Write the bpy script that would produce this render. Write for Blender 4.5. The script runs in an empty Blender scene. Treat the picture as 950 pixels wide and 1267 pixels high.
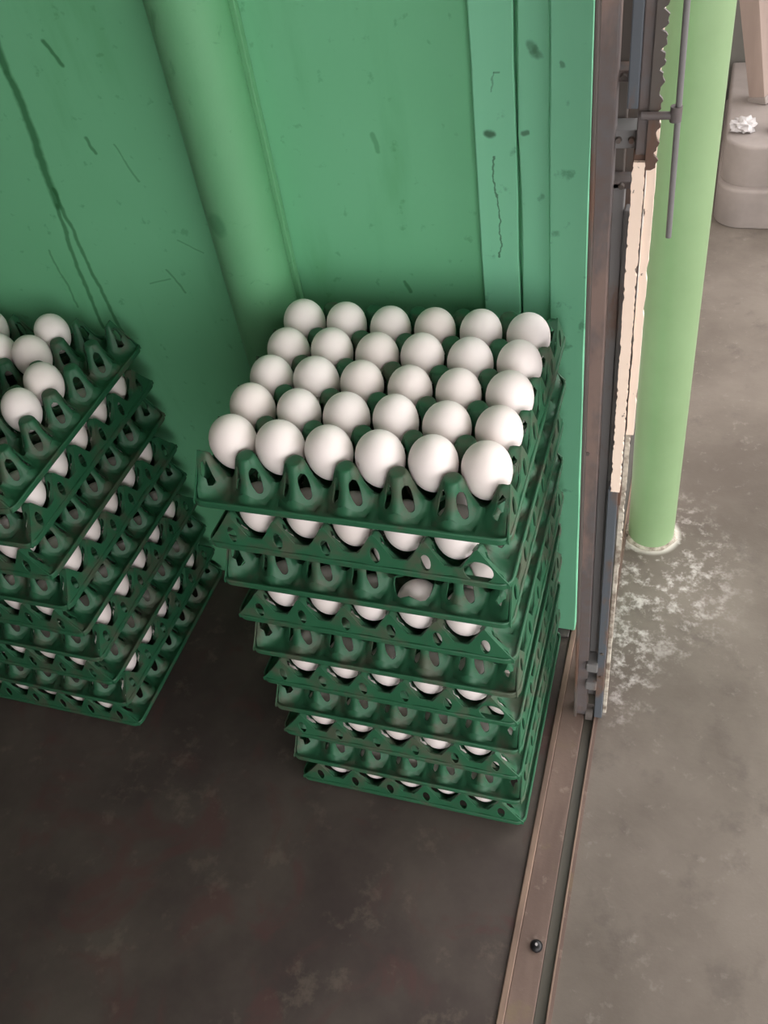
import bpy, bmesh, math, random
from mathutils import Vector, Matrix
random.seed(7)
S = bpy.context.scene
COL = S.collection
PI = math.pi

# ------------------------------------------------------------------ camera
cam_d = bpy.data.cameras.new('camera')
cam_d.sensor_fit = 'VERTICAL'
cam_d.sensor_height = 24.0
cam_d.lens = 1107.41 * 24.0 / 1267.0
cam_d.clip_start = 0.02
cam = bpy.data.objects.new('camera', cam_d)
COL.objects.link(cam)
cam.location = (0.263862, -0.639046, 1.080633)
cam.rotation_euler = (0.778215, 0.131367, 0.293821)
S.camera = cam

# ------------------------------------------------------------------ sky, exposure
W = bpy.data.worlds.new('world'); S.world = W
W.use_nodes = True
bg = W.node_tree.nodes['Background']
bg.inputs['Color'].default_value = (1.0, 0.965, 0.955, 1)
bg.inputs['Strength'].default_value = 1.0
vs = S.view_settings
vs.view_transform = 'Standard'; vs.look = 'None'; vs.gamma = 1.0
vs.use_curve_mapping = False
vs.exposure = 2.25

# ------------------------------------------------------------------ numbers of the place (metres)
F = -0.011            # floor level (tray rims stand a little above it)
P = 0.048             # cell pitch of an egg tray
LAYER = 0.05793       # height of one tray in a stack
WALL_Y = 0.182        # face of the green wall

# ------------------------------------------------------------------ materials
def srgb(r, g, b):
    f = lambda c: (c/255/12.92 if c/255 <= .04045 else ((c/255+.055)/1.055)**2.4)
    return (f(r), f(g), f(b), 1)

class N:
    """small helper for node trees"""
    def __init__(self, name, rough=.6, spec=.5):
        self.m = bpy.data.materials.new(name); self.m.use_nodes = True
        self.t = self.m.node_tree; self.b = self.t.nodes['Principled BSDF']
        self.b.inputs['Roughness'].default_value = rough
        self.b.inputs['Specular IOR Level'].default_value = spec
        self.co = self.n('ShaderNodeTexCoord').outputs['Object']
    def n(self, typ, **kw):
        x = self.t.nodes.new(typ)
        for k, v in kw.items(): setattr(x, k, v)
        return x
    def link(self, a, b): self.t.links.new(a, b)
    def put(self, sock, v):
        if hasattr(v, 'links') or isinstance(v, bpy.types.NodeSocket): self.link(v, sock)
        else: sock.default_value = v
    def math(self, op, a, b=None, clamp=False):
        x = self.n('ShaderNodeMath', operation=op); x.use_clamp = clamp
        self.put(x.inputs[0], a)
        if b is not None: self.put(x.inputs[1], b)
        return x.outputs[0]
    def noise(self, scale, detail=4, rough=.55, co=None, dist=0, stretch=None):
        x = self.n('ShaderNodeTexNoise')
        x.inputs['Scale'].default_value = scale; x.inputs['Detail'].default_value = detail
        x.inputs['Roughness'].default_value = rough; x.inputs['Distortion'].default_value = dist
        c = co or self.co
        if stretch:
            mp = self.n('ShaderNodeMapping'); mp.inputs['Scale'].default_value = stretch
            self.link(c, mp.inputs['Vector']); c = mp.outputs[0]
        self.link(c, x.inputs['Vector'])
        return x.outputs['Fac']
    def ramp(self, fac, lo, hi):
        x = self.n('ShaderNodeMapRange'); x.interpolation_type = 'SMOOTHSTEP'
        self.put(x.inputs['Value'], fac)
        x.inputs['From Min'].default_value = lo; x.inputs['From Max'].default_value = hi
        return x.outputs[0]
    def mix(self, fac, a, b):
        x = self.n('ShaderNodeMix', data_type='RGBA')
        self.put(x.inputs[0], fac); self.put(x.inputs[6], a); self.put(x.inputs[7], b)
        return x.outputs[2]
    def bump(self, h, strength=.3, dist=.002):
        x = self.n('ShaderNodeBump'); x.inputs['Strength'].default_value = strength
        x.inputs['Distance'].default_value = dist
        self.link(h, x.inputs['Height']); self.link(x.outputs[0], self.b.inputs['Normal'])
    def color(self, c): self.put(self.b.inputs['Base Color'], c)
    def xyz(self):
        s = self.n('ShaderNodeSeparateXYZ'); self.link(self.co, s.inputs[0]); return s.outputs

def seg_mask(m, pts, width, warp):
    """soft mask of a polyline of scratches in the wall's x-z plane; wear with its own shape"""
    x, _, z = m.xyz()
    wx = m.math('ADD', x, m.math('MULTIPLY', m.math('SUBTRACT', warp, .5), .014))
    out = None
    for (ax, az), (bx, bz) in zip(pts[:-1], pts[1:]):
        dx, dz = bx-ax, bz-az; L2 = dx*dx+dz*dz
        px = m.math('SUBTRACT', wx, ax); pz = m.math('SUBTRACT', z, az)
        t = m.math('DIVIDE', m.math('ADD', m.math('MULTIPLY', px, dx), m.math('MULTIPLY', pz, dz)), L2, True)
        ex = m.math('SUBTRACT', px, m.math('MULTIPLY', t, dx)); ez = m.math('SUBTRACT', pz, m.math('MULTIPLY', t, dz))
        d = m.math('SQRT', m.math('ADD', m.math('MULTIPLY', ex, ex), m.math('MULTIPLY', ez, ez)))
        k = m.math('SUBTRACT', 1, m.ramp(d, width*.3, width))
        out = k if out is None else m.math('MAXIMUM', out, k)
    return out

def mat_wall():
    m = N('green_wall_paint', .62, .35)
    n1 = m.noise(5, 5); n2 = m.noise(60, 4); n3 = m.noise(16, 5, stretch=(1, 1, .25))
    c = m.mix(n1, srgb(106, 182, 134), srgb(120, 194, 150))
    c = m.mix(m.math('MULTIPLY', m.ramp(n3, .52, .75), .35), c, srgb(80, 152, 98))
    c = m.mix(m.math('MULTIPLY', m.ramp(n2, .62, .72), .3), c, srgb(48, 112, 70))
    warp = m.noise(25, 3)
    dark = srgb(28, 92, 48)
    runs = [([(-.4416, .87), (-.4427, .72), (-.4500, .64)], .008, .75),
            ([(-.4500, .64), (-.4590, .56), (-.4560, .47)], .004, .65),
            ([(-.4460, .66), (-.4400, .55), (-.4274, .46)], .004, .65),
            ([(-.3836, .818), (-.3722, .795)], .0035, .7),
            ([(-.3755, .7195), (-.3699, .703)], .003, .6),
            ([(-.3427, .712), (-.3279, .671)], .002, .4),
            ([(-.4875, .58), (-.4829, .50)], .0025, .45),
            ([(-.0330, .5585), (-.0290, .5464)], .003, .6),
            ([(-.0462, .722), (-.0433, .705)], .0035, .4),
            ([(-.33, .56), (-.315, .53)], .002, .45), ([(-.30, .60), (-.275, .585)], .0015, .35),
            ([(-.36, .54), (-.33, .548)], .0015, .35)]
    for pts, w, s in runs:
        c = m.mix(m.math('MULTIPLY', seg_mask(m, pts, w, warp), s), c, dark)
    m.color(c)
    m.bump(m.math('ADD', m.noise(18, 3), m.math('MULTIPLY', n2, .3)), .25, .003)
    return m.m

def mat_pipe():
    m = N('green_painted_pipe', .55, .4)
    n1 = m.noise(7, 5); n2 = m.noise(45, 5, .6, dist=.6)
    c = m.mix(n1, srgb(94, 158, 112), srgb(106, 168, 124))
    c = m.mix(m.math('MULTIPLY', m.ramp(n2, .60, .72), .45), c, srgb(52, 116, 74))
    x, y, z = m.xyz()
    d = m.math('SQRT', m.math('ADD', m.math('POWER', m.math('DIVIDE', m.math('ADD', x, .012), .012), 2), m.math('POWER', m.math('DIVIDE', m.math('SUBTRACT', z, .665), .014), 2)))
    c = m.mix(m.math('MULTIPLY', m.math('SUBTRACT', 1, m.ramp(m.math('ADD', d, m.math('MULTIPLY', n2, .6)), .9, 1.5)), .6), c, srgb(58, 124, 82))
    m.color(c); m.bump(m.math('ADD', n1, n2), .2, .002)
    return m.m

def mat_wood_green():
    m = N('green_painted_timber', .6, .35)
    g = m.noise(26, 5, stretch=(1, 1, .06)); n = m.noise(40, 4)
    c = m.mix(g, srgb(126, 204, 162), srgb(136, 210, 172))
    c = m.mix(m.math('MULTIPLY', m.ramp(n, .63, .72), .5), c, srgb(62, 120, 84))
    warp = m.noise(60, 3)
    for pts, w, s in [([(.0725, .727), (.074, .7262)], .005, .8), ([(.104, .727), (.108, .728)], .0035, .7),
                      ([(.1125, .803), (.1165, .795)], .0055, .5), ([(.0763, .705), (.0775, .66), (.0791, .60)], .0013, .7),
                      ([(.0775, .781), (.084, .781)], .0012, .5), ([(.0775, .781), (.0775, .765)], .0012, .4),
                      ([(.138, .789), (.1385, .787)], .003, .5)]:
        c = m.mix(m.math('MULTIPLY', seg_mask(m, pts, w, warp), s), c, srgb(44, 74, 52))
    m.color(c); m.bump(g, .3, .002)
    return m.m

def mat_simple(name, a, b, scale=8, rough=.6, spec=.4, bump=.2, stretch=None, metallic=0, lo=.35, hi=.65):
    m = N(name, rough, spec)
    n = m.noise(scale, 5, .6, stretch=stretch)
    m.color(m.mix(m.ramp(n, lo, hi), a, b)); m.bump(n, bump, .002)
    m.b.inputs['Metallic'].default_value = metallic
    return m.m

def mat_floor_in():
    m = N('dark_worn_floor', .75, .25)
    n1 = m.noise(4, 6, .6); n2 = m.noise(22, 6, .65); n3 = m.noise(9, 5, .6, dist=1.2)
    c = m.mix(m.ramp(n1, .3, .7), srgb(64, 56, 54), srgb(88, 81, 75))
    c = m.mix(m.math('MULTIPLY', m.ramp(n3, .52, .68), .6), c, srgb(84, 60, 58))
    c = m.mix(m.math('MULTIPLY', m.ramp(n2, .56, .70), .45), c, srgb(108, 98, 88))
    m.color(c); m.bump(n2, .35, .002)
    return m.m

def mat_floor_out():
    m = N('grey_concrete', .8, .25)
    n1 = m.noise(3, 6, .6); n2 = m.noise(14, 6, .65); n3 = m.noise(55, 5, .7); n4 = m.noise(9, 6, .6, dist=.8)
    c = m.mix(m.ramp(n1, .3, .7), srgb(94, 86, 79), srgb(122, 114, 106))
    c = m.mix(m.math('MULTIPLY', m.ramp(n2, .54, .7), .45), c, srgb(86, 79, 74))
    c = m.mix(m.math('MULTIPLY', m.ramp(n3, .58, .72), .35), c, srgb(142, 134, 129))
    # chalky whitewash spilt round the foot of the pole and along the gate
    x, y, z = m.xyz()
    def blob(cx, cy, r0, r1, sx=1, sy=1):
        dx = m.math('MULTIPLY', m.math('SUBTRACT', x, cx), sx); dy = m.math('MULTIPLY', m.math('SUBTRACT', y, cy), sy)
        d = m.math('SQRT', m.math('ADD', m.math('MULTIPLY', dx, dx), m.math('MULTIPLY', dy, dy)))
        return m.math('SUBTRACT', 1, m.ramp(d, r0, r1))
    area = m.math('MAXIMUM', blob(.27, .30, .04, .20, 1.3, .9), blob(.245, .16, .02, .14, 2.2, .8))
    speck = m.ramp(m.math('ADD', m.math('MULTIPLY', n3, .72), m.math('MULTIPLY', n4, .28)), .47, .64)
    c = m.mix(m.math('MULTIPLY', m.math('MULTIPLY', area, speck), .55), c, srgb(226, 220, 216))
    d = blob(.254, .385, .037, .049)
    c = m.mix(m.math('MULTIPLY', d, .9), c, srgb(228, 224, 216))
    m.color(c); m.bump(m.math('ADD', n3, n2), .3, .002)
    return m.m

def mat_threshold():
    m = N('worn_brown_sill', .75, .3)
    n1 = m.noise(10, 5, .6, stretch=(1, .25, 1)); n2 = m.noise(45, 5, .65)
    c = m.mix(m.ramp(n1, .35, .65), srgb(100, 84, 77), srgb(122, 104, 95))
    c = m.mix(m.math('MULTIPLY', m.ramp(n2, .58, .7), .5), c, srgb(146, 130, 120))
    c = m.mix(m.math('MULTIPLY', m.ramp(m.noise(18, 4), .6, .72), .5), c, srgb(120, 108, 82))
    m.color(c); m.bump(n2, .4, .002)
    return m.m

def mat_egg():
    m = N('white_eggshell', .55, .35)
    oi = m.n('ShaderNodeObjectInfo')
    c = m.mix(oi.outputs['Random'], srgb(240, 230, 226), srgb(246, 238, 236))
    v = m.n('ShaderNodeTexNoise'); v.noise_dimensions = '4D'
    v.inputs['Scale'].default_value = 55; v.inputs['Detail'].default_value = 1
    m.link(m.co, v.inputs['Vector']); m.link(m.math('MULTIPLY', oi.outputs['Random'], 40), v.inputs['W'])
    c = m.mix(m.math('MULTIPLY', m.ramp(v.outputs['Fac'], .78, .84), .5), c, srgb(170, 128, 100))
    m.color(c); m.bump(m.noise(420, 2), .05, .0005)
    m.b.inputs['Subsurface Weight'].default_value = .0
    return m.m

def mat_tray():
    m = N('green_plastic', .42, .45)
    oi = m.n('ShaderNodeObjectInfo')
    geo = m.n('ShaderNodeNewGeometry')
    wpos = geo.outputs['Position']
    n = m.noise(30, 5, .6, co=wpos); n2 = m.noise(12, 4, .6, co=wpos)
    c = m.mix(n2, srgb(33, 86, 58), srgb(43, 100, 70))
    c = m.mix(m.math('MULTIPLY', m.ramp(n, .46, .66), .62), c, srgb(88, 80, 70))   # dust and dried dirt
    m.color(c)
    m.put(m.b.inputs['Roughness'], m.math('ADD', m.math('MULTIPLY', n, .35), .36))
    return m.m

def mat_rusty(name, paint, rust, cover, rough=.6, scale=14):
    m = N(name, rough, .4)
    n = m.noise(scale, 6, .65, stretch=(1, 1, .35)); n2 = m.noise(70, 4)
    c = m.mix(m.ramp(n, cover-.05, cover+.05), paint, m.mix(n2, rust, srgb(96, 78, 68)))
    m.color(c); m.bump(n2, .4, .001)
    return m.m

def mat_cream():
    m = N('chipped_cream_paint', .6, .35)
    n = m.noise(75, 4, .6, stretch=(1, 1, .5)); n2 = m.noise(20, 3)
    c = m.mix(n2, srgb(240, 218, 200), srgb(248, 228, 212))
    c = m.mix(m.ramp(n, .64, .67), c, srgb(98, 82, 72))
    m.color(c); m.bump(n, .4, .001)
    return m.m

M = dict(
    wall=mat_wall(), timber=mat_wood_green(), floor_in=mat_floor_in(), floor_out=mat_floor_out(),
    sill=mat_threshold(), egg=mat_egg(), tray=mat_tray(), cream=mat_cream(),
    pipe=mat_pipe(),
    pole=mat_simple('light_green_gloss_paint', srgb(128, 156, 114), srgb(134, 162, 120), 6, .42, .5, .05),
    plaster=mat_simple('off_white_plaster', srgb(200, 194, 186), srgb(210, 205, 197), 4),
    ceil=mat_simple('pale_ceiling_board', srgb(196, 194, 188), srgb(206, 204, 198), 4),
    brown=mat_rusty('brown_primer_steel', srgb(124, 106, 99), srgb(96, 98, 103), .50, .6, 9),
    grey=mat_rusty('grey_painted_steel', srgb(112, 111, 111), srgb(118, 98, 88), .58),
    blue=mat_rusty('blue_grey_painted_steel', srgb(84, 90, 97), srgb(108, 90, 80), .56),
    dark=mat_rusty('dark_rusted_steel', srgb(88, 82, 78), srgb(96, 70, 58), .55),
    lime=mat_simple('flaked_limewash', srgb(196, 190, 176), srgb(120, 108, 96), 60, .8),
    rail=mat_simple('dull_rail_steel', srgb(78, 76, 70), srgb(94, 90, 82), 20, .5, .5, .2, (1, .1, 1)),
    beige=mat_simple('worn_peach_edge', srgb(112, 94, 84), srgb(144, 122, 106), 30, .7, .3, .2, (1, .2, 1)),
    slate=mat_simple('slate_grey_board', srgb(86, 88, 92), srgb(104, 98, 94), 20, .7, .3, .2, (1, .2, 1)),
    black=mat_simple('black_rubber', srgb(22, 22, 24), srgb(34, 34, 36), 30, .4),
    outer=mat_simple('grey_outer_wall', srgb(92, 90, 85), srgb(104, 101, 95), 6, .8),
    cement=mat_simple('pale_cement', srgb(132, 124, 120), srgb(146, 137, 132), 7, .8),
    wood=mat_simple('pinkish_raw_timber', srgb(142, 126, 118), srgb(156, 139, 130), 14, .7, .3, .2, (1, 1, .1)),
    bag=mat_simple('crumpled_white_plastic', srgb(176, 172, 172), srgb(192, 188, 188), 30, .35),
    asphalt=mat_simple('far_ground', srgb(140, 134, 128), srgb(156, 150, 144), 2, .9),
)

# ------------------------------------------------------------------ object helpers
def obj(name, data, mat=None, parent=None, loc=None, rot=None):
    """link a bmesh or a mesh as one object"""
    if isinstance(data, bmesh.types.BMesh):
        me = bpy.data.meshes.new(name); data.to_mesh(me); data.free()
    else: me = data
    if mat is not None and not me.materials: me.materials.append(mat)
    o = bpy.data.objects.new(name, me); COL.objects.link(o)
    if parent: o.parent = parent
    if loc: o.location = loc
    if rot: o.rotation_euler = rot
    return o
def tag(o, label, cat, group=None):
    o['label'] = label; o['category'] = cat
    if group: o['group'] = group
    return o
def thing(name, label, cat, loc=(0, 0, 0), rz=0, group=None):
    o = bpy.data.objects.new(name, None); COL.objects.link(o)
    o.empty_display_size = .02
    o.location = loc; o.rotation_euler = (0, 0, rz)
    return tag(o, label, cat, group)
def struct(o, label=None, cat=None):
    o['kind'] = 'structure'
    if label: o['label'] = label
    if cat: o['category'] = cat
    return o
def smooth(me, ang=40):
    for p in me.polygons: p.use_smooth = True
    try: me.set_sharp_from_angle(angle=math.radians(ang))
    except Exception: pass
def box(bm, x0, x1, y0, y1, z0, z1, bev=0):
    r = bmesh.ops.create_cube(bm, size=1)
    vs_ = r['verts']
    for v in vs_:
        v.co = Vector((x0+(v.co.x+.5)*(x1-x0), y0+(v.co.y+.5)*(y1-y0), z0+(v.co.z+.5)*(z1-z0)))
    if bev:
        es = list({e for v in vs_ for e in v.link_edges})
        bmesh.ops.bevel(bm, geom=es, offset=bev, segments=2, affect='EDGES', profile=.5)
def boxm(x0, x1, y0, y1, z0, z1, bev=0):
    bm = bmesh.new(); box(bm, x0, x1, y0, y1, z0, z1, bev); return bm
def beam(a, b, w, d, bev=0.001, roll=0):
    """square bar from a to b (mostly upright), w along x, d along y"""
    a, b = Vector(a), Vector(b); L = (b-a).length
    bm = boxm(-w/2, w/2, -d/2, d/2, 0, L, bev)
    q = (b-a).to_track_quat('Z', 'Y').to_matrix().to_4x4()
    # keep the x axis close to world x
    zax = (b-a).normalized(); xax = Vector((1, 0, 0)); xax = (xax - zax*xax.dot(zax)).normalized(); yax = zax.cross(xax)
    q = Matrix((xax, yax, zax)).transposed().to_4x4()
    bmesh.ops.transform(bm, matrix=Matrix.Translation(a) @ q @ Matrix.Rotation(roll, 4, 'Z'), verts=bm.verts)
    return bm
def tube(bm, a, b, r, seg=16, r2=None):
    a, b = Vector(a), Vector(b)
    res = bmesh.ops.create_cone(bm, cap_ends=True, segments=seg, radius1=r, radius2=r if r2 is None else r2, depth=(b-a).length)
    mt = Matrix.Translation((a+b)/2) @ (b-a).to_track_quat('Z', 'Y').to_matrix().to_4x4()
    bmesh.ops.transform(bm, matrix=mt, verts=res['verts'])
def lathe(prof, seg=48):
    bm = bmesh.new(); rings = []
    for r, z in prof:
        if r < 1e-6: rings.append([bm.verts.new((0, 0, z))])
        else: rings.append([bm.verts.new((r*math.cos(2*PI*k/seg), r*math.sin(2*PI*k/seg), z)) for k in range(seg)])
    for A, B in zip(rings[:-1], rings[1:]):
        for k in range(seg):
            k2 = (k+1) % seg
            q = [A[k % len(A)], A[k2 % len(A)], B[k2 % len(B)], B[k % len(B)]]
            u = []
            for v in q:
                if v not in u: u.append(v)
            if len(u) > 2: bm.faces.new(u)
    bmesh.ops.recalc_face_normals(bm, faces=bm.faces)
    return bm

# ================================================================== THE SETTING
struct(obj('floor', boxm(-2.2, .1602, -3.0, WALL_Y+.1, F-.1, F), M['floor_in']), 'dark brown worn floor inside the shop', 'floor')
bm = boxm(.2175, 12, -12, 14, F-.12, F-.0015); box(bm, .165, .2175, .9, 12, F-.12, F-.0015)
struct(obj('floor_outside', bm, M['floor_out']), 'pale grey concrete ground outside the doorway', 'floor')
# doorway sill: peach edge strip, brown bed, rail groove, outer lip
th = thing('trim_threshold', 'brown worn door sill with a metal rail running along it', 'door sill', (0, 0, F)); th['kind'] = 'structure'
obj('sill_bed', boxm(.168, .1985, -3.0, .9, -.06, .001, .001), M['sill'], th)
obj('sill_edge', boxm(.1602, .168, -3.0, .9, -.06, .003, .0012), M['beige'], th)
obj('sill_outer_bed', boxm(.2135, .2175, -3.0, .9, -.06, .0005), M['sill'], th)
rg = obj('rail', boxm(.1985, .2115, -3.0, .9, -.06, -.004, .0008), M['rail'], th)
obj('rail_lip', boxm(.2115, .2135, -3.0, .9, -.06, .0025, .0004), M['beige'], th)

# green side wall behind the stacks, with its timber end boards
bm = bmesh.new(); box(bm, -2.2, .165, WALL_Y, WALL_Y+.10, F-.05, 2.5)
struct(obj('wall_back', bm, M['wall']), 'scuffed green painted wall behind the egg trays', 'wall')
def board(name, x0, x1, y0, z0, lab):
    bm = bmesh.new(); nz = 40
    # slightly wavy hand-painted edges
    secs = []
    for k in range(nz+1):
        z = z0+(2.45-z0)*k/nz
        a = x0+.0006*math.sin(k*1.7+x0*90)+.0005*math.sin(k*4.1); b = x1+.0005*math.sin(k*2.3+x1*70)
        secs.append([bm.verts.new(c) for c in ((a, WALL_Y, z), (a, y0+.0012, z), (a+.0012, y0, z), (b-.0012, y0, z), (b, y0+.0012, z), (b, WALL_Y, z))])
    for A, B in zip(secs[:-1], secs[1:]):
        for i in range(5): bm.faces.new((A[i], A[i+1], B[i+1], B[i]))
    bm.faces.new(secs[0]); bm.faces.new(secs[-1][::-1])
    bmesh.ops.recalc_face_normals(bm, faces=bm.faces)
    return struct(obj(name, bm, M['timber']), lab, 'board')
board('trim_1', .0585, .0975, .1705, F, 'green painted board with knots beside the plain wall panel')
board('trim_2', .1005, .1285, .1700, F, 'narrow green painted board next to the dark joint')
board('trim_3', .1290, .1660, .1660, F+.006, 'smooth green end board of the wall next to the gate')
struct(obj('baseboard_back', boxm(.128, .158, .155, .182, F-.005, F+.004, .001), M['slate']), 'slate grey board on the floor under the green end board', 'board')

# large painted drain pipe on the wall
pt = thing('wall_pipe', 'large vertical pipe painted green like the wall behind the egg stacks', 'pipe', (-.197, WALL_Y-.024, F))
bm = bmesh.new(); tube(bm, (0, 0, 0), (0, 0, 2.5), .0375, 40); smooth_pipe = obj('pipe_body', bm, M['pipe'], pt); smooth(smooth_pipe.data)
bm = boxm(-.004, .004, -.004, .004, 0, 2.5, .001); o = obj('paint_bead', bm, M['pipe'], pt, (.036, .018, 0))

# rest of the room, out of frame
struct(obj('wall_left', boxm(-2.3, -2.2, -3.1, WALL_Y+.1, F, 2.5), M['plaster']), 'plain plastered wall at the far left of the room', 'wall')
bm = boxm(-2.3, .165, -3.1, -3.0, F, 2.5); box(bm, .165, .23, -3.1, -1.25, F, 2.5); box(bm, .165, .23, -1.25, .03, 2.15, 2.5)  # unseen front wall pieces added to narrow the doorway, so light fades leftward
struct(obj('wall_rear', bm, M['plaster']), 'plain plastered wall behind the viewer', 'wall')
struct(obj('ceiling', boxm(-2.3, .23, -3.1, WALL_Y+.1, 2.5, 2.6), M['ceil']), 'grey ceiling of the room', 'ceiling')
struct(obj('wall_front', boxm(.03, .165, WALL_Y+.1, 6, F, 2.6), M['plaster']), 'shop front wall beyond the green partition', 'wall')
struct(obj('shade_canopy', boxm(.23, 3.6, -3.1, 1.00, 2.55, 2.62), M['ceil']), 'unseen canopy sized to shade the pavement outside the doorway', 'canopy')  # out of view; its extent is set to shade the near ground

# ================================================================== EGG TRAYS
HTOP, RP = .0435, .0205
def smin(a, b, k):
    h = max(0, min(1, .5+.5*(b-a)/k)); return b*(1-h)+a*h-k*h*(1-h)
def height(dx, dy):
    s = (2+math.cos(2*PI*dx/P)+math.cos(2*PI*dy/P))/4
    h = .068*s**2.3-.0015
    if s < .35: h -= .0075*(1-s/.35)**2
    h = smin(h, HTOP, .010)
    r = math.hypot(P/2-abs(dx), P/2-abs(dy))          # distance from the axis of the nearest egg
    if r < .0238: h = min(h, .0325-.0305*math.sqrt(1-(r/.0238)**2)-.0008)
    return h
def finish(bm, t):
    bmesh.ops.remove_doubles(bm, verts=bm.verts, dist=1e-5)
    bmesh.ops.recalc_face_normals(bm, faces=bm.faces)
    if t:
        up = sum(f.normal.z*f.calc_area() for f in bm.faces)
        if up < 0: bmesh.ops.reverse_faces(bm, faces=bm.faces)
        bmesh.ops.solidify(bm, geom=bm.faces[:], thickness=t)
        bmesh.ops.recalc_face_normals(bm, faces=bm.faces)
def relax_holes(bm, it=3):
    bnd = [v for v in bm.verts if v.is_boundary and math.hypot(v.co.x, v.co.y) < RP-.0004]
    for _ in range(it):
        new = {}
        for v in bnd:
            nb = [e.other_vert(v) for e in v.link_edges if e.is_boundary]
            if len(nb) == 2: new[v] = v.co*.5+(nb[0].co+nb[1].co)*.25
        for v, c in new.items(): v.co = c
NA = 24
def wall_top(d):
    b = max(0, 1-math.sqrt((d/.0152)**2+.018)+.134)
    return .0172+.0263*min(1, b)**1.1
def sq(k):
    a = 2*PI*k/NA; c, s = math.cos(a), math.sin(a); m = max(abs(c), abs(s)); return c/m*P/2, s/m*P/2
def make_sheet():
    bm = bmesh.new()
    def tile(cx, cy, out):          # out: -1/+1 on the lattice lines that face the wide ledges
        full = abs(cx) < .143
        ks = range(NA) if full else None
        if not full:
            ks = [k for k in range(NA+1)]
        rings = []
        fr = [0, .35, .7, 1.0] if full else None
        cols = []
        for k in range(NA):
            ex, ey = sq(k)
            if not full and ex*cx > 1e-6: cols.append(None); continue
            pts = []
            a = math.atan2(ey, ex); L = math.hypot(ex, ey)
            rs = [RP+(L-RP)*f for f in (0, .35, .7, 1)] if full else [.0005, .004, .007, .010, .013, .0165, RP, RP+(L-RP)*.5, L]
            for r in rs:
                dx, dy = r*math.cos(a), r*math.sin(a)
                h = height(dx, dy)
                if not full: h = min(h, wall_top(min(abs(dy), P/2))-.0012)
                if out and dy*out > 0:              # outside the last post line: a flat ledge
                    t_ = max(0, (r-RP)/(L-RP)); w = min(1, t_*1.6); w = w*w*(3-2*w)*min(1, dy*out/.010)
                    h = h*(1-w)+.0035*w
                    dy = dy*(1+.15*t_)
                pts.append(bm.verts.new((cx+dx, cy+dy, h)))
            cols.append(pts)
        for k in range(NA):
            A, B = cols[k], cols[(k+1) % NA]
            if A is None or B is None: continue
            for i in range(len(A)-1):
                if not full:                                  # windows of the half posts
                    c = (A[i].co+A[i+1].co+B[i].co+B[i+1].co)/4; a = math.atan2(c.y-cy, c.x-cx); r = math.hypot(c.x-cx, c.y-cy)
                    da = (a-PI/4+PI/4) % (PI/2)-PI/4
                    if r > .006 and (da*r/.0052)**2+((c.z-.0215)/.0130)**2 < 1: continue
                bm.faces.new((A[i], A[i+1], B[i+1], B[i]))
    for i in (0, 1, 2, 3, 4, 5, 6):
        for j in range(6):
            tile((i-3)*P, (j-2.5)*P, -1 if j == 0 else (1 if j == 5 else 0))
    finish(bm, .0014)
    me = bpy.data.meshes.new('cell_sheet'); bm.to_mesh(me); bm.free(); me.materials.append(M['tray']); smooth(me, 50)
    return me
def make_post():
    bm = bmesh.new(); NP, NR = 64, 16
    rings = []
    for i in range(NR):
        f = i/(NR-1); r = RP*(1-f)**.8+.0008*f
        rings.append([bm.verts.new((r*math.cos(2*PI*(k+.5)/NP), r*math.sin(2*PI*(k+.5)/NP),
                      height(r*math.cos(2*PI*(k+.5)/NP), r*math.sin(2*PI*(k+.5)/NP)))) for k in range(NP)])
    for A, B in zip(rings[:-1], rings[1:]):
        for k in range(NP):
            bm.faces.new((A[k], A[(k+1) % NP], B[(k+1) % NP], B[k]))
    bm.faces.new(rings[-1])
    kill = []
    for f in bm.faces:                                        # four oval windows that face the cups
        c = f.calc_center_median(); a = math.atan2(c.y, c.x); r = math.hypot(c.x, c.y)
        for q in range(4):
            da = (a-(PI/4+q*PI/2)+PI) % (2*PI)-PI
            if ((da*r)/.0054)**2+((c.z-.0215)/.0135)**2 < 1 and r > .004: kill.append(f); break
    bmesh.ops.delete(bm, geom=kill, context='FACES')
    relax_holes(bm, 5)
    # keep the foot ring where it meets the sheet
    finish(bm, .0014)
    me = bpy.data.meshes.new('post'); bm.to_mesh(me); bm.free(); me.materials.append(M['tray']); smooth(me, 50)
    return me
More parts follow.
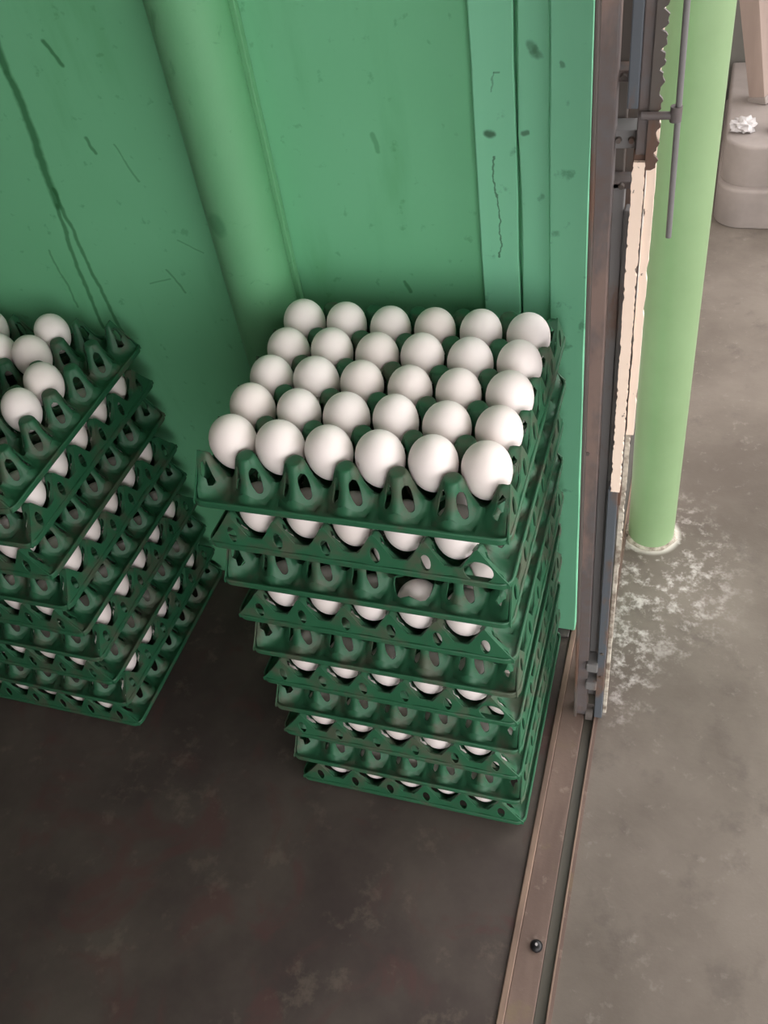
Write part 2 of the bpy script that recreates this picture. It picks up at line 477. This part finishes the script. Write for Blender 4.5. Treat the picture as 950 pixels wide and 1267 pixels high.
def make_end_wall(missing=False):
    """upright wall on a five-cell side: six triangular half posts with a window each, deep notches between"""
    bm = bmesh.new()
    def top(y):
        if abs(y) > .12:
            u = min(1, (abs(y)-.12)/.027); return .0372*(1-u)**1.1+.006
        d = ((y+.12) % P); d = min(d, P-d)
        return wall_top(d)
    for j in range(6):
        cy = (j-2.5)*P
        lo = cy-P/2 if j > 0 else cy-.028
        hi = cy+P/2 if j < 5 else cy+.028
        hz = .019
        ra, rb = (.0135, .0125) if (missing and j == 5) else (.0048, .0098)
        if missing and j == 5: hz = .0165
        inside = lambda y, z: lo <= y <= hi and .0005 <= z <= top(y)
        angs = [2*PI*k/56 for k in range(56)]
        angs += [math.atan2(zz-hz, yy-cy) % (2*PI) for yy in (lo, hi) for zz in (.0005, top(yy))]
        angs = sorted(set(round(a, 5) for a in angs))
        cols = []
        for a in angs:
            c, s = math.cos(a), math.sin(a)
            r0 = 1/math.sqrt((c/ra)**2+(s/rb)**2)
            l, h = r0*.9, .06
            for _ in range(30):
                mid = (l+h)/2
                if inside(cy+mid*c, hz+mid*s): l = mid
                else: h = mid
            pts = []
            for f in (0, .5, 1):
                r = r0+(max(l, r0*1.05)-r0)*f; y, z = cy+r*c, hz+r*s
                bow = .0012*(1-min(1, abs(y-cy)/(P/2))**1.3)      # the half posts stand a little proud
                pts.append(bm.verts.new((.1480-.10*z+bow, y, z)))
            cols.append(pts)
        for A, B in zip(cols, cols[1:]+cols[:1]):
            for i in range(2): bm.faces.new((A[i], A[i+1], B[i+1], B[i]))
    bmesh.ops.remove_doubles(bm, verts=bm.verts, dist=1e-4)
    bmesh.ops.recalc_face_normals(bm, faces=bm.faces)
    if sum(f.normal.x*f.calc_area() for f in bm.faces) < 0: bmesh.ops.reverse_faces(bm, faces=bm.faces)
    bmesh.ops.solidify(bm, geom=bm.faces[:], thickness=.0015)
    bmesh.ops.recalc_face_normals(bm, faces=bm.faces)
    me = bpy.data.meshes.new('end_wall'); bm.to_mesh(me); bm.free(); me.materials.append(M['tray']); smooth(me, 40)
    return me
def make_rim():
    bm = bmesh.new()
    prof = [(0, 0), (0, .0055), (.0008, .0066), (.0022, .0066), (.0026, .0040), (.0026, .0028), (.0095, .0028), (.0095, 0)]
    path = []; hw, rc = .15, .012
    for q in range(4):
        a0 = q*PI/2; sx, sy = [(1, 1), (-1, 1), (-1, -1), (1, -1)][q]
        for k in range(7):
            a = a0+PI/2*k/6
            path.append((sx*(hw-rc), sy*(hw-rc), math.cos(a), math.sin(a)))
    rings = []
    for cx, cy, c, s in path:
        rings.append([bm.verts.new((cx+(rc-d)*c, cy+(rc-d)*s, z)) for d, z in prof])
    n = len(rings)
    for k in range(n):
        A, B = rings[k], rings[(k+1) % n]
        for i in range(len(prof)):
            i2 = (i+1) % len(prof); bm.faces.new((A[i], A[i2], B[i2], B[i]))
    bmesh.ops.recalc_face_normals(bm, faces=bm.faces)
    me = bpy.data.meshes.new('rim'); bm.to_mesh(me); bm.free(); me.materials.append(M['tray']); smooth(me, 35)
    return me
ME_SHEET, ME_POST, ME_WALL, ME_RIM = make_sheet(), make_post(), make_end_wall(), make_rim()
ME_WALL_BROKEN = make_end_wall(True)

def make_egg_mesh(a, b, k):
    prof = []
    n = 22
    for i in range(n+1):
        t = -math.cos(PI*i/n)                 # -1 narrow end (down) .. +1 blunt end (up)
        r = a*math.sqrt(max(0, 1-t*t))*(1+k*t)
        prof.append((r if 0 < i < n else 0, b*t))
    bm = lathe(prof, 32)
    me = bpy.data.meshes.new('egg'); bm.to_mesh(me); bm.free(); me.materials.append(M['egg']); smooth(me, 180)
    return me
EGGS = [make_egg_mesh(.0222, .0290, .08), make_egg_mesh(.0218, .0282, .11), make_egg_mesh(.0226, .0284, .06)]

ORD = ['first', 'second', 'third', 'fourth', 'fifth', 'sixth', 'seventh', 'eighth', 'ninth', 'tenth']

def tray(label, group, x, y, z, rz, turned, skip_posts=(), broken=False):
    """turned=False: six cells run along world x"""
    t = thing('egg_tray', label, 'egg tray', (x, y, z), rz+(PI/2 if turned else 0), group)
    obj('cell_sheet', ME_SHEET, None, t)
    obj('rim', ME_RIM, None, t)
    obj('end_wall', ME_WALL, None, t)
    obj('end_wall', ME_WALL_BROKEN if broken else ME_WALL, None, t, None, (0, 0, PI))
    for i in range(5):
        for j in range(6):
            if (i, j) in skip_posts: continue
            obj('post', ME_POST, None, t, ((i-2)*P, (j-2.5)*P, 0))
    return t
rnd = random.Random(11)
def egg(label, group, x, y, z, tilt=None, scale=None, rot=None):
    o = obj('egg', EGGS[rnd.randrange(3)], None)
    s = scale or rnd.uniform(.955, 1.015)
    o.scale = (s, s, s*rnd.uniform(.98, 1.03))
    o.location = (x+rnd.uniform(-.0004, .0004), y+rnd.uniform(-.0004, .0004), z+rnd.uniform(-.0003, .0018))
    tl = tilt if tilt is not None else (rnd.uniform(-.07, .07), rnd.uniform(-.07, .07))
    o.rotation_euler = (tl[0], tl[1], rnd.uniform(0, 6.28))
    if rot: o.rotation_euler = rot
    return tag(o, label, 'egg', group)
EZ = .0325

# ------------------------------------------------------------------ right stack: ten trays
RS = 'egg stack beside the doorway'
jit = random.Random(3)
for L in range(10):                       # L = 0 is the top tray
    z = LAYER*(9-L)
    turned = (L % 2 == 1)
    jx, jy, jr = jit.uniform(-.0015, .0015), jit.uniform(-.0015, .0015), jit.uniform(-.008, .008)
    if L == 0: jx = jy = jr = 0
    pos = 'topmost tray' if L == 0 else ('bottom tray' if L == 9 else ORD[L]+' tray from top')
    extra = {0: ', full of eggs', 2: ', one post missing', 1: ', torn corner'}.get(L, '')
    skip = ()
    if L == 2: skip = ((3, 0),)
    t = tray('green %s of the %s%s' % (pos.replace('tray', 'egg tray'), RS, extra), 'trays of the stack beside the doorway', jx, jy, z, jr, turned, skip, L in (1, 5))
    nx, ny = (5, 6) if turned else (6, 5)
    for j in range(ny):
        for i in range(nx):
            front, right = j, nx-1-i
            if L > 0 and not (front <= 1 or right == 0): continue
            if L > 0 and front == 1 and turned and right > 0: continue      # behind the solid end wall, never seen
            lx, ly = (i-(nx-1)/2)*P, (j-(ny-1)/2)*P
            c, s = math.cos(jr), math.sin(jr)
            if L == 0:
                rw = {0: 'front row', 4: 'back row'}.get(j, ORD[j]+' row from front')
                lab = 'white egg %s from left in %s, topmost tray beside doorway' % (ORD[i], rw)
            else:
                if front == 0: where = '%s from left on front edge' % ORD[i]
                elif right == 0: where = '%s from front on doorway edge' % ORD[j]
                elif front == 1: where = '%s from left in second row' % ORD[i]
                else: where = '%s from front in inner column' % ORD[j]
                lab = 'white egg %s, %s beside doorway' % (where, pos)
            egg(lab, 'eggs of the stack beside the doorway', jx+c*lx-s*ly, jy+s*lx+c*ly, z+EZ)
# ------------------------------------------------------------------ left stack: nine trays, leaning slightly
LS = 'shaded egg stack on the left'
for L in range(9):
    k = 8-L
    z = LAYER*k
    turned = (L % 2 == 0)                 # six cells run along world y on the top tray
    cx, cy = -.559+.0033*k+jit.uniform(-.001, .001), .022-.0023*k
    jr = jit.uniform(-.006, .006)
    pos = 'topmost tray' if L == 0 else ('bottom tray' if L == 8 else ORD[L]+' tray from top')
    extra = {0: ', partly filled'}.get(L, '')
    tray('green %s of the %s%s' % (pos.replace('tray', 'egg tray'), LS, extra), 'trays of the shaded stack on the left', cx, cy, z, jr, turned)
    nx, ny = (5, 6) if turned else (6, 5)
    for j in range(ny):
        for i in range(nx):
            front, right = j, nx-1-i
            lx, ly = (i-(nx-1)/2)*P, (j-(ny-1)/2)*P
            if L == 0:
                # filled from the far left corner: (column, row from the front)
                if (i, j) not in {(4, 2), (4, 3), (3, 4), (3, 5), (2, 4), (1, 4), (1, 5), (0, 4), (0, 5)}: continue
                lab = 'white egg %s from right, %s row from front, partly filled left tray' % (ORD[right], ORD[j])
            else:
                if not (front == 0 or right <= 1): continue
                if front == 0 and right > 4: continue
                if front == 0: where = '%s from right on front edge' % ORD[right]
                elif right == 0: where = '%s from front on right edge' % ORD[j]
                else: where = '%s from front in inner column' % ORD[j]
                lab = 'white egg %s, %s, shaded left stack' % (where, pos)
            egg(lab, 'eggs of the shaded stack on the left', cx+lx, cy+ly, z+EZ)

# ================================================================== FOLDED GATE
g = thing('folding_gate', 'folded metal gate of rusty brown and blue-grey bars at the doorway', 'gate', (0, 0, F))
def part(name, bm, mat, par=g):
    o = obj(name, bm, M[mat], par); return o
gz = -F                                    # children are given in heights above z = 0
def gb(name, xb, xt, y, w, d, z0, z1, mat, par=g):
    return part(name, beam((xb, y, z0+gz), (xt, y, z1+gz), w, d), mat, par)
gb('channel', .1925, .1880, .040, .0165, .020, -.008, 2.2, 'brown')
gb('channel_edge', .1870, .1818, .034, .0035, .026, -.004, 2.2, 'dark')
gb('channel', .2035, .2030, .052, .0095, .012, .02, .742, 'grey')
gb('channel', .2110, .2115, .050, .0055, .012, .02, .72, 'grey')
gb('channel', .2165, .2160, .036, .0100, .014, -.008, .425, 'blue')
gb('blue_bar', .2110, .2075, .034, .0080, .012, .806, 2.2, 'blue')
gb('brown_bar', .2200, .2185, .036, .0100, .014, .772, 2.2, 'brown')
gb('channel', .1990, .1975, .075, .012, .016, .0, 2.2, 'dark')
gb('channel', .2090, .2060, .085, .018, .016, .0, 2.2, 'dark')
gb('channel', .2010, .1990, .110, .026, .016, .0, 2.2, 'grey')
# cross plates and rivets
part('cross_plate', boxm(.195, .2165, .040, .062, .772+gz, .786+gz, .0008), 'grey')
part('cross_plate', boxm(.196, .2085, .044, .062, .819+gz, .827+gz, .0008), 'brown')
part('cross_plate', boxm(.196, .2150, .046, .064, .737+gz, .743+gz, .0008), 'brown')
for i, (x, y, z) in enumerate([(.2015, .038, .779), (.211, .038, .779), (.2025, .042, .823), (.205, .044, .74), (.2165, .0285, .09), (.2165, .0285, .14), (.2035, .045, .10), (.189, .0295, .47)]):
    bm = bmesh.new(); tube(bm, (x, y+.003, z+gz), (x, y-.001, z+gz), .0028, 12, .002); part('rivet', bm, 'dark')
for z in (.115, .075):
    part('roller_bracket', boxm(.1985, .2125, .024, .046, z-.012+gz, z+.004+gz, .0015), 'grey')
# roller foot in the rail
bm = bmesh.new(); tube(bm, (.2005, .035, .004), (.2095, .035, .004), .011, 20); part('roller', bm, 'dark')

# cream flat bars with chipped, flaking edges
def ragged(x0, x1, y0, y1, z0, z1, amp, step, seed, both=True):
    r = random.Random(seed); bm = bmesh.new(); z = z0; secs = []
    while True:
        a = x0+(r.random()**3*amp if both else 0); b = x1-(r.random()**3)*amp
        secs.append([bm.verts.new(c) for c in ((a, y0, z), (b, y0, z), (b, y1, z), (a, y1, z))])
        if z >= z1: break
        z = min(z1, z+step*r.uniform(.5, 1.5))
    for A, B in zip(secs[:-1], secs[1:]):
        for i in range(4): bm.faces.new((A[i], A[(i+1) % 4], B[(i+1) % 4], B[i]))
    bm.faces.new(secs[0]); bm.faces.new(secs[-1])
    bmesh.ops.recalc_face_normals(bm, faces=bm.faces); return bm
def scallop(x0, x1, y0, y1, z0, z1):
    bm = bmesh.new(); n = 90; secs = []
    for k in range(n+1):
        z = z0+(z1-z0)*k/n
        b = x1-.0042*(1-abs(math.sin(k*.42+.3*math.sin(k*.13)))**.6)+.0008*math.sin(k*1.9)
        secs.append([bm.verts.new(c) for c in ((x0, y0, z), (b, y0, z), (b, y1, z), (x0, y1, z))])
    for A, B in zip(secs[:-1], secs[1:]):
        for i in range(4): bm.faces.new((A[i], A[(i+1) % 4], B[(i+1) % 4], B[i]))
    bm.faces.new(secs[0]); bm.faces.new(secs[-1])
    bmesh.ops.recalc_face_normals(bm, faces=bm.faces); return bm
fb = part('cream_flat_bar', ragged(.2135, .2232, .026, .030, .425+gz, .768+gz, .0013, .003, 5), 'cream')
gb('backing_bar', .2190, .2185, .0335, .0100, .004, .40, .775, 'dark')
part('cream_return', ragged(.2240, .2312, .029, .034, .50+gz, .80+gz, .0012, .008, 9), 'beigecream' if 'beigecream' in M else 'cream')
part('cream_return', ragged(.2245, .2285, .029, .034, .80+gz, 2.2, .0012, .008, 10), 'cream')
part('rust_edge', ragged(.2230, .2285, .0345, .038, .30+gz, .60+gz, .0030, .004, 12, False), 'lime')
gb('grey_edge', .2240, .2250, .040, .0050, .008, -.005, .50, 'lime')
part('rust_crust', scallop(.2228, .2312, .0262, .0288, .762+gz, .93+gz), 'dark')
# slide bolt with hanging rod
bm = bmesh.new(); tube(bm, (.218, .022, .804+gz), (.2425, .022, .804+gz), .0028, 14); bl = part('slide_bolt', bm, 'brown'); smooth(bl.data)
bm = bmesh.new(); tube(bm, (.2415, .022, .800+gz), (.2415, .022, .8105+gz), .0042, 14); o = part('bolt_knuckle', bm, 'brown', bl); smooth(o.data)
bm = bmesh.new(); tube(bm, (.2448, .022, .7105+gz), (.2395, .022, .98+gz), .0022, 12); o = part('bolt_rod', bm, 'grey', bl); smooth(o.data)

# ================================================================== POLE OUTSIDE
po = thing('awning_pole', 'thick light green painted round pole standing on the concrete outside the gate', 'pole', (.2540, .3850, F))
bm = bmesh.new(); tube(bm, (0, 0, -.002), (-.042, 0, 2.55), .0350, 56); o = obj('pole_shaft', bm, M['pole'], po); smooth(o.data)
bm = lathe([(.0345, -.001), (.0392, -.001), (.0380, .0020), (.0345, .004)], 40)
rr = random.Random(2)
for v in bm.verts:
    if v.co.z < .004: v.co.x *= 1+rr.uniform(-.05, .07); v.co.y *= 1+rr.uniform(-.05, .07)
o = obj('plaster_collar', bm, M['lime'], po); smooth(o.data)

# ================================================================== SMALL THING ON THE SILL
kn = thing('door_stop', 'small black round stop set in the brown sill', 'door stop', (.1885, -.281, F+.001))
bm = lathe([(0, 0), (.0070, 0), (.0070, .003), (.0055, .0055), (.0028, .0065), (0, .0065)], 24); o = obj('stop_body', bm, M['black'], kn); smooth(o.data, 50)
bm = bmesh.new(); tube(bm, (0, 0, .006), (0, 0, .0075), .0016, 10); obj('highlight_dot', bm, M['bag'], kn)  # pale dot stands in for the highlight on the black stop

# ================================================================== FAR CORNER OUTSIDE
tb = thing('cement_plinth', 'low pale cement plinth of two steps beyond the green pole', 'plinth', (.30, 1.36, F))
def rounded_block(x0, x1, y0, y1, z0, z1, r):
    bm = bmesh.new(); pts = []
    for k in range(9): a = PI+PI/2*k/8; pts.append((x0+r+r*math.cos(a), y0+r+r*math.sin(a)))
    pts += [(x1, y0), (x1, y1), (x0, y1)]
    f = bm.faces.new([bm.verts.new((x, y, z0)) for x, y in pts])
    ex = bmesh.ops.extrude_face_region(bm, geom=[f])
    bmesh.ops.translate(bm, vec=(0, 0, z1-z0), verts=[v for v in ex['geom'] if isinstance(v, bmesh.types.BMVert)])
    bmesh.ops.recalc_face_normals(bm, faces=bm.faces)
    tp = [e for e in bm.edges if all(abs(v.co.z-z1) < 1e-6 for v in e.verts)]
    bmesh.ops.bevel(bm, geom=tp, offset=.008, segments=3, affect='EDGES', profile=.5)
    return bm
o = obj('lower_step', rounded_block(0, 1.2, 0, .5, 0, .088, .06), M['cement'], tb); smooth(o.data, 30)
o = obj('upper_step', rounded_block(.004, 1.2, .02, .5, .088, .178, .06), M['cement'], tb); smooth(o.data, 30)
struct(obj('wall_outer', boxm(.17, 3.0, 1.87, 1.97, F, .75), M['outer']), 'low grey wall at the back of the outside area', 'wall')
lg = thing('leaning_post', 'tapered pinkish timber post leaning on the cement plinth', 'post', (.372, 1.62, F+.178))
bm = beam((0, 0, .012), (-.16, .0, .75), .062, .055, .002, -.55)
for v in bm.verts:                                            # narrower towards its foot
    k = .62+.5*min(1, v.co.z/.5); ax = -.16*v.co.z/.75
    v.co.x = ax+(v.co.x-ax)*k; v.co.y *= k
obj('post_shaft', bm, M['wood'], lg)
obj('post_foot', beam((.0025, 0, 0), (-.0015, .0, .016), .046, .040, .002, -.55), M['cement'], lg)
def crumple(name, loc, sc, seed, label):
    r = random.Random(seed); bm = bmesh.new(); bmesh.ops.create_icosphere(bm, subdivisions=3, radius=1)
    for v in bm.verts: v.co *= 1+r.uniform(-.28, .28)
    for v in bm.verts: v.co = Vector((v.co.x*sc[0], v.co.y*sc[1], max(-.6, v.co.z)*sc[2]))
    o = obj(name, bm, M['bag'], None, loc); return tag(o, label, 'plastic bag', 'crumpled bags on the cement plinth')
crumple('crumpled_bag', (.338, 1.46, F+.178+.012), (.026, .02, .018), 4, 'crumpled white plastic bag at the foot of the leaning post')
crumple('crumpled_bag', (.415, 1.46, F+.178+.010), (.024, .02, .020), 6, 'scrap of crumpled white plastic nearest the right picture edge')
